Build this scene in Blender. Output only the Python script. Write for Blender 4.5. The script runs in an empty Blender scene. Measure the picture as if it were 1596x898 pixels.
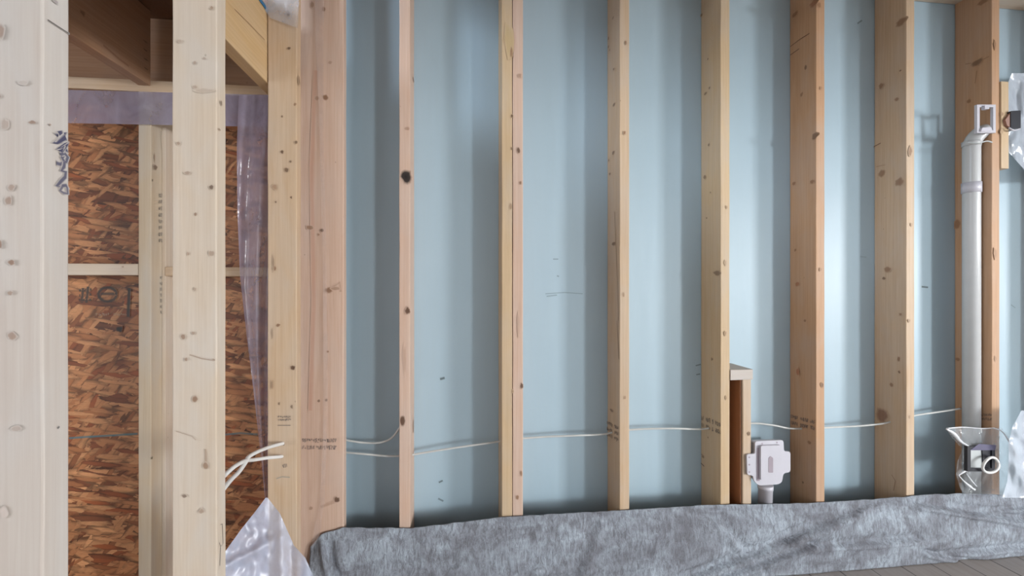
import bpy, math, random
from mathutils import Vector, noise
random.seed(7)
S = 0.0254                       # everything below is measured in inches
C = bpy.context.scene.collection
PI = math.pi

# ------------------------------------------------------------------ camera, world, light
H, F, CX, CY, YAW = 44.0, 677.0, 798.0, 449.0, 0.1174
cs, sn = math.cos(YAW), math.sin(YAW)
cam = bpy.data.objects.new('camera', bpy.data.cameras.new('camera')); C.objects.link(cam)
cam.location = (0, 0, H*S); cam.rotation_euler = (PI/2, 0, -YAW)
cam.data.sensor_width = 36; cam.data.lens = 36*F/1596; cam.data.clip_start = 0.02
bpy.context.scene.camera = cam
sc = bpy.context.scene
sc.view_settings.view_transform = 'Standard'; sc.view_settings.look = 'None'
sc.view_settings.gamma = 1; sc.view_settings.use_curve_mapping = False
sc.view_settings.exposure = 0.17
w = bpy.data.worlds.new('world'); sc.world = w; w.use_nodes = True
w.node_tree.nodes['Background'].inputs[0].default_value = (0.80, 0.88, 1, 1)
w.node_tree.nodes['Background'].inputs[1].default_value = 1.0

def area(name, loc, tgt, sx, sy, power, col):
    l = bpy.data.lights.new(name, 'AREA'); l.shape = 'RECTANGLE'; l.size = sx*S; l.size_y = sy*S
    l.energy = power; l.color = col
    o = bpy.data.objects.new(name, l); C.objects.link(o)
    o.location = [v*S for v in loc]
    o.rotation_euler = (Vector(tgt)-Vector(loc)).to_track_quat('-Z', 'Y').to_euler()
    return o
area('daylight_rear_window', (215, -213, 52), (215, 0, 52), 30, 44, 225, (0.90, 0.97, 1.0))
area('daylight_side_window', (256, -112, 54), (0, -112, 54), 46, 50, 360, (0.96, 0.98, 1.0))
area('daylight_rear_left_window', (-60, -213, 56), (-60, 0, 50), 86, 50, 12, (0.92, 0.96, 1.0))
area('added_left_fill', (-117, -45, 48), (0, -45, 48), 74, 64, 27, (0.95, 0.97, 1.0))  # added soft fill for the left faces of the studs, source unseen
area('daylight_stair_window', (-117, -24, 122), (10, 60, 70), 40, 26, 90, (0.70, 0.84, 1.0))

# ------------------------------------------------------------------ projecting helpers
def ray(px, py):
    u, v = (px-CX)/F, (CY-py)/F
    return Vector((sn+u*cs, cs-u*sn, v))
def onY(px, py, Y):
    d = ray(px, py); return Vector((0, 0, H))+d*(Y/d.y)
def onX(px, py, X):
    d = ray(px, py); return Vector((0, 0, H))+d*(X/d.x)

# ------------------------------------------------------------------ materials
def newmat(name):
    m = bpy.data.materials.new(name); m.use_nodes = True
    nt = m.node_tree; return m, nt, nt.nodes['Principled BSDF']
def N(nt, t, **kw):
    n = nt.nodes.new(t)
    for k, v in kw.items(): setattr(n, k, v)
    return n
def mixc(nt, fac, a, b, mode='MIX'):
    n = N(nt, 'ShaderNodeMix', data_type='RGBA', blend_type=mode)
    for s, v in ((0, fac), (6, a), (7, b)):
        if hasattr(v, 'is_output') or isinstance(v, bpy.types.NodeSocket): nt.links.new(v, n.inputs[s])
        elif s == 0: n.inputs[0].default_value = v
        else: n.inputs[s].default_value = (*v, 1) if len(v) == 3 else v
    return n.outputs[2]
def ramp(nt, src, stops):
    r = N(nt, 'ShaderNodeValToRGB'); nt.links.new(src, r.inputs[0])
    el = r.color_ramp.elements
    while len(el) < len(stops): el.new(0.5)
    for e, (p, c) in zip(el, stops):
        e.position = p; e.color = (c, c, c, 1) if isinstance(c, (int, float)) else (*c, 1)
    return r.outputs[0]
def coords(nt, scale, rot=(0, 0, 0), rnd=True):
    tc = N(nt, 'ShaderNodeTexCoord'); src = tc.outputs['Object']
    if rnd:
        oi = N(nt, 'ShaderNodeObjectInfo'); mm = N(nt, 'ShaderNodeVectorMath', operation='MULTIPLY_ADD')
        cb = N(nt, 'ShaderNodeCombineXYZ')
        for i in range(3): nt.links.new(oi.outputs['Random'], cb.inputs[i])
        nt.links.new(cb.outputs[0], mm.inputs[0]); mm.inputs[1].default_value = (7.3, 3.1, 11.7)
        nt.links.new(src, mm.inputs[2]); src = mm.outputs[0]
    mp = N(nt, 'ShaderNodeMapping'); mp.inputs['Scale'].default_value = scale; mp.inputs['Rotation'].default_value = rot
    nt.links.new(src, mp.inputs[0]); return mp.outputs[0]
def noise_n(nt, vec, scale=1, detail=4, rough=.55, dist=0):
    n = N(nt, 'ShaderNodeTexNoise'); nt.links.new(vec, n.inputs['Vector'])
    n.inputs['Scale'].default_value = scale; n.inputs['Detail'].default_value = detail
    n.inputs['Roughness'].default_value = rough; n.inputs['Distortion'].default_value = dist
    return n.outputs['Fac']
def marks(nt, col):
    a = N(nt, 'ShaderNodeAttribute', attribute_name='mark')
    return mixc(nt, a.outputs['Alpha'], col, a.outputs['Color'])
def bump(nt, b, h, strength, dist=.002):
    n = N(nt, 'ShaderNodeBump'); n.inputs['Strength'].default_value = strength; n.inputs['Distance'].default_value = dist
    nt.links.new(h, n.inputs['Height']); nt.links.new(n.outputs[0], b.inputs['Normal'])

def wood(name, light, dark, blotch=.3, rough=.55, speck=.5):
    m, nt, b = newmat(name)
    fine = noise_n(nt, coords(nt, (150, 150, 3)), 1, 5, .6, .3)
    rings = noise_n(nt, coords(nt, (32, 32, 1.1)), 1, 3, .5, .8)
    w_ = N(nt, 'ShaderNodeMath', operation='SINE'); ml = N(nt, 'ShaderNodeMath', operation='MULTIPLY')
    nt.links.new(rings, ml.inputs[0]); ml.inputs[1].default_value = 38; nt.links.new(ml.outputs[0], w_.inputs[0])
    band = ramp(nt, w_.outputs[0], [(0, 0), (1, 1)])
    c = mixc(nt, ramp(nt, fine, [(.35, 0), (.7, .55)]), light, dark)
    c = mixc(nt, mixc(nt, .22, (0, 0, 0), band), c, dark)
    bl = noise_n(nt, coords(nt, (9, 9, 3.5)), 1, 3, .6, .5)
    g = tuple(.55*x+.45*(sum(light)/3)*1.05 for x in light)
    c = mixc(nt, mixc(nt, blotch*2, (0, 0, 0), ramp(nt, bl, [(.4, 0), (.68, 1)])), c, g)
    # small pin knots
    v = N(nt, 'ShaderNodeTexVoronoi'); nt.links.new(coords(nt, (13, 13, 8.5)), v.inputs['Vector']); v.inputs['Scale'].default_value = 1
    kn = ramp(nt, v.outputs['Distance'], [(0.012, speck), (.035, 0)])
    c = mixc(nt, kn, c, tuple(x*.5 for x in dark))
    c = marks(nt, c)
    nt.links.new(c, b.inputs['Base Color']); b.inputs['Roughness'].default_value = rough
    b.inputs['Specular IOR Level'].default_value = .35
    bump(nt, b, fine, .25, .001)
    return m
W_cream = wood('pine_cream', (.64, .53, .42), (.52, .40, .29), .35)
W_grey = wood('pine_weathered', (.55, .49, .44), (.46, .38, .33), .4)
W_yellow = wood('pine_yellow', (.62, .42, .22), (.50, .31, .14), .15, speck=.2)
W_tan = wood('pine_tan', (.58, .42, .28), (.44, .28, .16), .25)
W_gold = wood('pine_golden', (.58, .42, .26), (.47, .32, .18), .25)
W_pink = wood('fir_pink', (.62, .44, .34), (.50, .31, .22), .2)
W_red = wood('fir_red', (.56, .33, .21), (.44, .22, .12), .2)
W_orange = wood('spruce_orange', (.52, .31, .18), (.40, .21, .10), .2)
W_shade = wood('painted_shade_red', (.30, .12, .05), (.17, .06, .02), .1)  # dark tone stands for shade on the short stud's left side
W_stain = wood('pine_stained', (.58, .47, .34), (.48, .36, .24), .4)
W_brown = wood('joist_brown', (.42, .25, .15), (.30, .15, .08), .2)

def osb(name, light, mid, dark, red):
    m, nt, b = newmat(name)
    cur = None
    for i, (ang, sx, sz) in enumerate([(0.1, 11, 44), (-.45, 11, 48), (.5, 12, 52), (-.12, 9, 40), (.9, 16, 60), (-.2, 13, 70)]):
        vec = coords(nt, (sx, 3, sz), (0, ang, 0), rnd=True)
        # Mapping scales before it rotates, so rotate first
        mp = vec.node; sc_ = tuple(mp.inputs['Scale'].default_value); mp.inputs['Scale'].default_value = (1, 1, 1)
        m2 = N(nt, 'ShaderNodeMapping'); m2.inputs['Scale'].default_value = sc_; m2.inputs['Location'].default_value = (i*3.7, 0, i*1.9)
        nt.links.new(vec, m2.inputs[0])
        ds = noise_n(nt, m2.outputs[0], .6, 4, .6)
        ad = N(nt, 'ShaderNodeVectorMath', operation='MULTIPLY_ADD'); cb = N(nt, 'ShaderNodeCombineXYZ')
        nt.links.new(ds, cb.inputs[0]); nt.links.new(ds, cb.inputs[2]); nt.links.new(cb.outputs[0], ad.inputs[0])
        ad.inputs[1].default_value = (1.9, 0, 1.9); nt.links.new(m2.outputs[0], ad.inputs[2])
        v = N(nt, 'ShaderNodeTexVoronoi'); nt.links.new(ad.outputs[0], v.inputs['Vector']); v.inputs['Scale'].default_value = 1
        v.inputs['Randomness'].default_value = 1
        sp = N(nt, 'ShaderNodeSeparateColor'); nt.links.new(v.outputs['Color'], sp.inputs[0])
        col = ramp(nt, sp.outputs[0], [(0, red), (.16, dark), (.3, mid), (.62, light), (.85, mid), (1, tuple(x*1.25 for x in light))])
        edge = ramp(nt, v.outputs['Distance'], [(.4, 1), (.8, .3)])
        col = mixc(nt, 1.0, col, edge, 'MULTIPLY')
        if cur is None: cur = col
        else:
            msk = ramp(nt, sp.outputs[1], [(.60, 0), (.62, 1)])
            cur = mixc(nt, msk, cur, col)
    gr = noise_n(nt, coords(nt, (60, 60, 320)), 1, 4, .6, .5)
    cur = mixc(nt, ramp(nt, gr, [(.35, 0), (.75, .4)]), cur, tuple(x*.5 for x in mid))
    cur = marks(nt, cur)
    nt.links.new(cur, b.inputs['Base Color']); b.inputs['Roughness'].default_value = .5
    bump(nt, b, gr, .3, .002)
    return m
M_osb = osb('osb_strands', (.60, .29, .13), (.42, .16, .06), (.17, .05, .02), (.38, .10, .03))

def board_mat():
    m, nt, b = newmat('pale_blue_board')
    n1 = noise_n(nt, coords(nt, (1.2, 1.2, 1.2), rnd=False), 1, 3)
    c = mixc(nt, ramp(nt, n1, [(.3, 0), (.7, 1)]), (.385, .505, .585), (.415, .53, .605))
    g = noise_n(nt, coords(nt, (90, 90, 5), rnd=False), 1, 3)
    c = mixc(nt, ramp(nt, g, [(.4, 0), (.8, .18)]), c, (.40, .50, .54))
    c = marks(nt, c)
    nt.links.new(c, b.inputs['Base Color']); b.inputs['Roughness'].default_value = .42
    b.inputs['Specular IOR Level'].default_value = .38
    bump(nt, b, noise_n(nt, coords(nt, (14, 14, 3), rnd=False), 1, 2), .35, .004)
    return m
M_board = board_mat()

def plain(name, col, rough=.5, var=.12, nscale=20, spec=.5, metal=0):
    m, nt, b = newmat(name)
    n = noise_n(nt, coords(nt, (nscale,)*3), 1, 4)
    c = mixc(nt, ramp(nt, n, [(.3, 0), (.7, 1)]), col, tuple(x*(1-var) for x in col))
    c = marks(nt, c)
    nt.links.new(c, b.inputs['Base Color']); b.inputs['Roughness'].default_value = rough
    b.inputs['Specular IOR Level'].default_value = spec; b.inputs['Metallic'].default_value = metal
    return m
M_white = plain('white_plastic', (.56, .54, .59), .35, .04)
M_pipe = plain('pale_grey_pipe', (.54, .54, .54), .3, .05)
M_black = plain('black_plastic', (.012, .012, .02), .35, .2)
M_grey = plain('grey_plastic', (.5, .52, .52), .4, .1)
M_wire = plain('dull_cable_jacket', (.60, .60, .58), .45, .08)
M_cable = plain('white_cable_jacket', (.80, .78, .76), .4, .06)
M_wall = plain('bare_drywall', (.74, .73, .71), .8, .06, 3)
M_ceil = plain('ceiling_drywall', (.50, .50, .50), .85, .06, 3)
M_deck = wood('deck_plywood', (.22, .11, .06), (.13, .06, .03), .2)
M_blue = plain('blue_tarp', (.03, .16, .32), .5, .2)
M_frame = plain('window_white', (.75, .75, .75), .4, .05)
M_brick = plain('brown_cap', (.30, .16, .12), .6, .1)

def film(name, col, alpha, rough=.18, wr=1.0):
    m, nt, b = newmat(name)
    n = noise_n(nt, coords(nt, (12, 12, 7)), 1, 5, .6, .8)
    a = ramp(nt, n, [(.3, max(0, alpha-.12)), (.7, min(1, alpha+.14))])
    c = mixc(nt, 0.0, col, col)
    nt.links.new(c, b.inputs['Base Color']); nt.links.new(a, b.inputs['Alpha'])
    b.inputs['Roughness'].default_value = rough; b.inputs['Specular IOR Level'].default_value = .9
    bump(nt, b, n, .5*wr, .01)
    return m
M_film = film('milky_poly_film', (.56, .60, .74), .66, .32, .3)
M_filmthin = film('thin_poly_film', (.42, .36, .46), .55, .15)
M_filmclear = film('clear_poly_film', (.70, .74, .78), .26, .1)
M_filmwhite = film('white_poly_film', (.58, .63, .71), .72, .15)
M_scrap = film('scrap_poly_film', (.55, .55, .6), .36, .15)
M_haze = film('hazy_poly_film', (.62, .50, .46), .22, .15)
M_strip = film('vapour_barrier_strip', (.30, .27, .36), .62, .2)

def felt():
    m, nt, b = newmat('grey_felt')
    n1 = noise_n(nt, coords(nt, (90, 90, 28), (0, .25, 0), rnd=False), 1, 6, .75, .6)
    n2 = noise_n(nt, coords(nt, (7, 7, 9), rnd=False), 1, 4, .6, 1)
    n3 = noise_n(nt, coords(nt, (420, 420, 160), rnd=False), 1, 4, .8)
    c = mixc(nt, ramp(nt, n2, [(.35, 0), (.65, 1)]), (.21, .215, .245), (.43, .48, .545))
    c = mixc(nt, ramp(nt, n1, [(.36, .75), (.60, 0)]), c, (.12, .115, .125))
    c = mixc(nt, ramp(nt, n3, [(.55, 0), (.72, .5)]), c, (.50, .52, .56))
    nt.links.new(c, b.inputs['Base Color']); b.inputs['Roughness'].default_value = .8
    b.inputs['Specular IOR Level'].default_value = .2
    bump(nt, b, n1, .9, .006)
    return m
M_felt = felt()

def floor_mat():
    m, nt, b = newmat('grey_floor_boards')
    vec = coords(nt, (1, 1, 1), (0, 0, PI/2), rnd=False)
    br = N(nt, 'ShaderNodeTexBrick'); nt.links.new(vec, br.inputs['Vector'])
    br.inputs['Color1'].default_value = (.36, .31, .28, 1); br.inputs['Color2'].default_value = (.29, .26, .245, 1)
    br.inputs['Mortar'].default_value = (.07, .06, .055, 1); br.inputs['Scale'].default_value = 1
    br.inputs['Mortar Size'].default_value = .003; br.inputs['Brick Width'].default_value = .9; br.inputs['Row Height'].default_value = .135
    g = noise_n(nt, coords(nt, (60, 5, 60), rnd=False), 1, 5)
    c = mixc(nt, ramp(nt, g, [(.35, 0), (.75, .5)]), br.outputs[0], (.44, .40, .38))
    nt.links.new(c, b.inputs['Base Color']); b.inputs['Roughness'].default_value = .6
    return m
M_floor = floor_mat()

# ------------------------------------------------------------------ mesh building
class MB:
    def __init__(s): s.v = []; s.f = []; s.c = []; s.sm = []
    def add(s, vs, fs, cols=None, smooth=False):
        k = len(s.v); s.v += [Vector(v) for v in vs]; s.f += [tuple(i+k for i in f) for f in fs]
        s.c += cols if cols else [(0, 0, 0, 0)]*len(vs); s.sm += [smooth]*len(fs)
    def box(s, a, b):
        x0, y0, z0 = a; x1, y1, z1 = b
        s.add([(x0,y0,z0),(x1,y0,z0),(x1,y1,z0),(x0,y1,z0),(x0,y0,z1),(x1,y0,z1),(x1,y1,z1),(x0,y1,z1)],
              [(0,3,2,1),(4,5,6,7),(0,1,5,4),(1,2,6,5),(2,3,7,6),(3,0,4,7)])
    def grid(s, P, smooth=True, close=False):
        nr, nc = len(P), len(P[0])
        fs = [(i*nc+j, i*nc+(j+1) % nc, (i+1)*nc+(j+1) % nc, (i+1)*nc+j) for i in range(nr-1) for j in range(nc if close else nc-1)]
        s.add([p for r in P for p in r], fs, smooth=smooth)
    def tube(s, pts, r, n=10, cap=True):
        pts = [Vector(p) for p in pts]; R = []
        up = Vector((0, 0, 1)); prev = None
        for i, p in enumerate(pts):
            t = (pts[min(i+1, len(pts)-1)]-pts[max(i-1, 0)]).normalized()
            if prev is None:
                a = up if abs(t.z) < .9 else Vector((0, 1, 0))
                u = t.cross(a).normalized()
            else: u = (prev-t*prev.dot(t)).normalized()
            prev = u; v = t.cross(u)
            rr = r[i] if isinstance(r, (list, tuple)) else r
            R.append([p+u*rr*math.cos(2*PI*k/n)+v*rr*math.sin(2*PI*k/n) for k in range(n)])
        k0 = len(s.v); s.grid(R, True, True)
        if cap:
            m = len(R)-1
            s.f += [tuple(k0+j for j in range(n))[::-1], tuple(k0+m*n+j for j in range(n))]; s.sm += [False, False]
    def prism(s, outl, n_vec, depth):
        """outline points (ccw seen from n_vec side), extruded backwards by depth"""
        n = len(outl); nv = Vector(n_vec).normalized()
        a = [Vector(p) for p in outl]; bk = [p-nv*depth for p in a]
        fs = [tuple(range(n)), tuple(range(2*n-1, n-1, -1))]+[(i, n+i, n+(i+1) % n, (i+1) % n) for i in range(n)]
        s.add(a+bk, fs)
    # marks: soft blobs and strokes lying on a face; P = centre, u/v = face axes, nrm = outward
    def blob(s, P, u, v, nrm, ru, rv, col, st, irr=.25):
        n = 14; P = P+nrm*(.045+.009*(len(s.v) % 7)); vs = [P]; cc = [(*col, st)]; ph = random.random()*9
        rad = [1+irr*noise.noise(Vector((math.cos(2*PI*k/n)*1.3+ph, math.sin(2*PI*k/n)*1.3, ph)))*2 for k in range(n)]
        for q, al in ((.62, st*.95), (1.0, 0)):
            for k in range(n):
                a = 2*PI*k/n; vs.append(P+u*ru*q*rad[k]*math.cos(a)+v*rv*q*rad[k]*math.sin(a)); cc.append((*col, al))
        fs = [(0, 1+k, 1+(k+1) % n) for k in range(n)]+[(1+k, 1+n+k, 1+n+(k+1) % n, 1+(k+1) % n) for k in range(n)]
        s.add(vs, fs, cc)
    def stroke(s, pts, nrm, wd, col, st):
        pts = [Vector(p)+nrm*(.05+.004*random.random()) for p in pts]; vs = []; cc = []
        for i, p in enumerate(pts):
            t = (pts[min(i+1, len(pts)-1)]-pts[max(i-1, 0)]).normalized(); sd = t.cross(nrm)
            for q, al in ((-1, 0), (-.4, st), (.4, st), (1, 0)): vs.append(p+sd*wd*q*.7); cc.append((*col, al))
        fs = [(i*4+j, i*4+j+1, (i+1)*4+j+1, (i+1)*4+j) for i in range(len(pts)-1) for j in range(3)]
        s.add(vs, fs, cc)
    def build(s, name, mat, parent=None, origin=(0, 0, 0), rot=None, solid=0):
        """mesh vertices are given in world inches; origin/rot set the object frame"""
        from mathutils import Matrix, Euler
        O = Vector(origin)
        if parent is not None and origin == (0, 0, 0): O = Vector(parent['_o'])
        M = Euler(rot).to_matrix() if rot else Matrix.Identity(3)
        Mi = M.inverted()
        me = bpy.data.meshes.new(name); me.from_pydata([tuple((Mi@(v-O))*S) for v in s.v], [], s.f)
        ca = me.color_attributes.new('mark', 'FLOAT_COLOR', 'POINT')
        for i, c in enumerate(s.c): ca.data[i].color = c
        me.polygons.foreach_set('use_smooth', s.sm); me.materials.append(mat); me.update()
        o = bpy.data.objects.new(name, me); C.objects.link(o)
        if parent is not None:
            o.parent = parent; o.location = [(a-b)*S for a, b in zip(O, parent['_o'])]
        else: o.location = O*S
        if rot: o.rotation_euler = rot
        if solid:
            md = o.modifiers.new('thickness', 'SOLIDIFY'); md.thickness = solid*S; md.offset = 0
        o['_o'] = tuple(O)
        return o
def tag(o, label, cat, group=None, kind=None):
    o['label'] = label; o['category'] = cat
    if group: o['group'] = group
    if kind: o['kind'] = kind
    return o
def struct(o): o['kind'] = 'structure'; return o
def empty(name, loc, label, cat, group=None):
    o = bpy.data.objects.new(name, None); C.objects.link(o); o.location = [v*S for v in loc]; o['_o'] = tuple(loc)
    o.empty_display_size = .05
    return tag(o, label, cat, group)

AX = {'z': None, 'y': (-PI/2, 0, 0), 'x': (0, PI/2, 0)}
X_, Y_, Z_ = Vector((1, 0, 0)), Vector((0, 1, 0)), Vector((0, 0, 1))
def lumber(name, a, b, axis, mat, decals=None, parent=None, warp=.035, rad=.1, topcut=0):
    """a piece of sawn wood filling the box a-b, eased edges, a little uneven along its length"""
    a, b = Vector(a), Vector(b); i = 'xyz'.index(axis); p, q = [(1, 2), (0, 2), (0, 1)][i]
    mb = MB(); rings = []; L = b[i]-a[i]; n = max(2, int(L/2.2)); ph = random.random()*50
    sec = []
    for cx_, cy_, st in ((b[p], b[q], 0), (a[p], b[q], 1), (a[p], a[q], 2), (b[p], a[q], 3)):
        sx = -1 if cx_ == b[p] else 1; sy = -1 if cy_ == b[q] else 1
        for k in range(3):
            an = PI/2*st+PI/4*k
            sec.append((cx_+sx*rad+rad*math.cos(an), cy_+sy*rad+rad*math.sin(an), (st)))
    for k in range(n+1):
        t = a[i]+L*k/n; r = []
        for (x, y, st) in sec:
            d1 = warp*noise.noise(Vector((st*3.3+ph, t*.13, 0))); d2 = warp*noise.noise(Vector((st*3.3+ph, t*.13, 9)))
            w_ = Vector((0, 0, 0)); w_[p] = x+d1; w_[q] = y+d2; w_[i] = t
            if topcut and k == n: w_[i] -= topcut*(x-a[p])/(b[p]-a[p])
            r.append(w_)
        rings.append(r)
    if axis == 'y': rings = [r[::-1] for r in rings]
    k0 = len(mb.v); mb.grid(rings, False, True); m = len(sec)
    mb.f += [tuple(range(m))[::-1], tuple(n*m+j for j in range(m))]; mb.sm += [False, False]
    if decals:
        for d in decals: d(mb)
    org = (a+b)/2; org[i] = a[i]
    return mb.build(name, mat, parent, tuple(org), AX[axis])

BR, DK, BK, INK = (.20, .09, .04), (.09, .04, .02), (.012, .008, .008), (.05, .05, .06)
def kY(px, py, rx, ry, Y, col=BR, st=.8):           # knot on a face looking at the viewer
    def d(mb):
        P = onY(px, py, Y); s_ = P.length/F*(1/ray(px, py).length) if False else (P.y/ray(px, py).y)/F
        mb.blob(P, X_, Z_, -Y_, rx*s_, ry*s_, col, st)
    return d
def kX(px, py, rx, ry, X, side, col=BR, st=.8):     # knot on a side face; side = +1 looks right
    def d(mb):
        P = onX(px, py, X); dp = (P.x/ray(px, py).x); s_ = dp/F
        mb.blob(P, Y_, Z_, X_*side, rx*s_*.7, ry*s_*.8, col, st*.8)
    return d
def sY(pts, Y, wd, col=INK, st=.85):
    return lambda mb: mb.stroke([onY(x, y, Y) for x, y in pts], -Y_, wd, col, st)
def sX(pts, X, side, wd, col=INK, st=.85):
    return lambda mb: mb.stroke([onX(x, y, X) for x, y in pts], X_*side, wd, col, st)
def stamp(x0, x1, y, h, plane, val, side=-1, slope=0, rows=2, st=.7, col=INK, cw=4.0):
    """smudged, unreadable ink stamp"""
    def d(mb):
        rr = random.Random(int(x0*7+y)); x = x0
        while x < x1:
            for r in range(rows):
                yy = y+slope*(x-x0)+h*(r-.5*(rows-1))/rows*1.15; hh = h/rows*.36
                for k in range(3 if plane == 'X' else 2):
                    p = [(x+rr.uniform(0, cw*.7), yy+rr.uniform(-hh, hh)) for _ in range(3)]
                    pts = [onY(a, b, val) if plane == 'Y' else onX(a, b, val) for a, b in p]
                    if (pts[1]-pts[0]).length > .02 and (pts[2]-pts[1]).length > .02:
                        mb.stroke(pts, -Y_ if plane == 'Y' else X_*side, .14, col, st*rr.uniform(.5, 1))
            x += cw*(.75 if rr.random() < .85 else 2.2)
    return d
def knots(lst, fn, *a):
    return [fn(*k[:4], *a, *(k[4:] if len(k) > 4 else ())) for k in lst]

# ------------------------------------------------------------------ the room
YF, YB = 62.2, 67.7            # stud fronts, face of the boards
ZT = 94.5                      # underside of the top plate
XL = -20.7                     # right side of the partition
XR, YR, XLL = 262, -216, -122
m = MB(); m.box((XLL, YR, -2), (XR, YB+1, 0)); struct(m.build('floor', M_floor))
m = MB(); m.box((XL-3.5, YR, 97.7), (XR, YB+1, 99)); struct(m.build('ceiling', M_ceil))
m = MB(); m.box((XL, -46, 70.5), (XR, -38, 97.65)); struct(m.build('added_shade_beam', M_ceil))   # unseen beam added behind the viewer to shade the top of the blue wall
m = MB(); m.box((XLL, YR, 150), (XL-3.5, YB+1, 152)); m.box((XL-4.5, YR, 99), (XL-3.5, YB+1, 150)); struct(m.build('ceiling', M_ceil))
def wall_with_holes(name, axis, val, th, u0, u1, z0, z1, holes, mat):
    m = MB(); us = sorted({u0, u1, *[h[0] for h in holes], *[h[1] for h in holes]})
    for a, b in zip(us, us[1:]):
        hs = sorted([h for h in holes if h[0] <= a and h[1] >= b], key=lambda h: h[2]); z = z0
        for h in hs:
            if h[2] > z: seg(m, axis, val, th, a, b, z, h[2])
            z = h[3]
        if z < z1: seg(m, axis, val, th, a, b, z, z1)
    return struct(m.build(name, mat))
def seg(m, axis, val, th, a, b, z0, z1):
    if axis == 'y': m.box((a, val, z0), (b, val+th, z1))
    else: m.box((val, a, z0), (val+th, b, z1))
def window(name, axis, val, u0, u1, z0, z1):
    m = MB(); um = (u0+u1)/2
    for a, b, c, d in ((u0, u0+2, z0, z1), (u1-2, u1, z0, z1), (u0+2, u1-2, z0, z0+2), (u0+2, u1-2, z1-2, z1), (um-.75, um+.75, z0+2, z1-2)):
        seg(m, axis, val, 2, a, b, c, d)
    struct(m.build(name, M_frame))
hr = [(193, 237, 26, 86), (-104, -16, 30, 82)]
wall_with_holes('wall_rear', 'y', YR-4, 4, XLL, XR, 0, 152, hr, M_wall)
wall_with_holes('wall_right', 'x', XR, 4, YR, YB+1, 0, 99, [(-144, -80, 26, 84)], M_wall)
wall_with_holes('wall_left', 'x', XLL-4, 4, YR, YB+1, 0, 152, [(-46, -2, 106, 138), (-84, -6, 14, 82)], M_wall)  # the lower opening is added for the left fill light
window('window_1', 'y', YR-3, 193, 237, 26, 86); window('window_2', 'y', YR-3, -104, -16, 30, 82)
window('window_3', 'x', XR+1, -144, -80, 26, 84); window('added_fill_window', 'x', XLL-3, -84, -6, 14, 82); window('window_4', 'x', XLL-3, -46, -2, 106, 138)  # the low left frame is added around the fill light

# pale blue board behind the studs, with its scuffs
m = MB(); m.box((XL-1, YB, 0), (XR, YB+1, 99))
SC = (.10, .13, .14)
for pts, wd, st in [([(862, 404), (870, 404)], .15, .6), ([(868, 430), (871, 431)], .2, .5), ([(850, 458), (880, 456), (908, 458)], .12, .5), ([(852, 462), (868, 460)], .2, .4),
                ([(686, 591), (693, 589)], .35, .9), ([(684, 752), (690, 749)], .25, .8), ([(683, 777), (691, 781)], .25, .7),
                ([(1336, 37), (1343, 32)], .25, .7), ([(1436, 447), (1446, 448)], .3, .9), ([(1084, 570), (1092, 568)], .2, .7), ([(1085, 584), (1091, 583)], .2, .7),
                ([(1340, 400), (1350, 401)], .15, .3), ([(1575, 475), (1582, 480)], .15, .4)]:
    sY(pts, YB, wd, SC, st)(m)
struct(m.build('wall_back', M_board))

# OSB sheathing beyond the partition, two sheets
zseam = onY(160, 421, YB).z
def osb_decals_low():
    D = []
    K = (.035, .028, .022)
    for pts in ([(130, 449), (128, 472)], [(138, 447), (135, 472)], [(124, 453), (143, 451)], [(124, 461), (143, 459)], [(124, 468), (143, 467)]):
        D.append(sY(pts, YB, .36, K, .9))
    cir = [(168+14*math.cos(t), 459+11*math.sin(t)) for t in [PI*2*i/16 for i in range(17)]]
    D += [sY(cir, YB, .38, K, .9), sY([(155, 458), (182, 458)], YB, .38, K, .85), sY([(202, 449), (201, 470), (200, 494)], YB, .42, K, .95)]
    D.append(stamp(150, 196, 490, 6, 'Y', YB, rows=1, st=.5, col=(.5, .42, .3)))
    D.append(kY(187, 513, 6, 5.5, YB, BK, 1))
    B = (.05, .16, .19)
    D += [sY([(108, 683), (135, 681), (170, 679), (215, 676)], YB, .28, B, .8), sY([(346, 678), (375, 675), (402, 677)], YB, .28, B, .7)]
    return D
m = MB(); m.box((XLL, YB, 0), (XL-1.1, YB+.6, zseam-.06))
for d in osb_decals_low(): d(m)
tag(m.build('osb_panel', M_osb, origin=(-70, YB, 0)), 'lower brown OSB sheathing panel with dark printed marks beyond the left studs', 'sheathing panel')
m = MB(); m.box((XLL, YB, zseam+.06), (XL-1.1, YB+.6, 96))
tag(m.build('osb_panel', M_osb, origin=(-70, YB, zseam)), 'upper brown OSB sheathing panel above the horizontal blocking on the left', 'sheathing panel')

# plates
tag(lumber('top_plate', (-16.6, YF, ZT), (130, YB-.05, ZT+1.5), 'x', W_cream), 'pale wooden top plate across the heads of the studs', 'wall plate')
tag(lumber('top_plate', (-16.6, YF, ZT+1.55), (130, YB-.05, ZT+3.05), 'x', W_tan), 'second wooden top plate lying on the lower one under the ceiling', 'wall plate')
tag(lumber('bottom_plate', (-16.6, YF, 0), (130, YB-.05, 1.5), 'x', W_tan), 'wooden bottom plate under the studs behind the grey felt', 'wall plate')
tag(lumber('bottom_plate', (XLL+1, YF, 0), (XL-3.7, YB-.05, 1.5), 'x', W_tan), 'wooden bottom plate under the brown OSB sheathing', 'wall plate')
tag(lumber('bottom_plate', (XL-3.5, 8, 0), (XL, YF-4.3, 1.5), 'y', W_tan), 'wooden bottom plate of the open partition on the left', 'wall plate')

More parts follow.
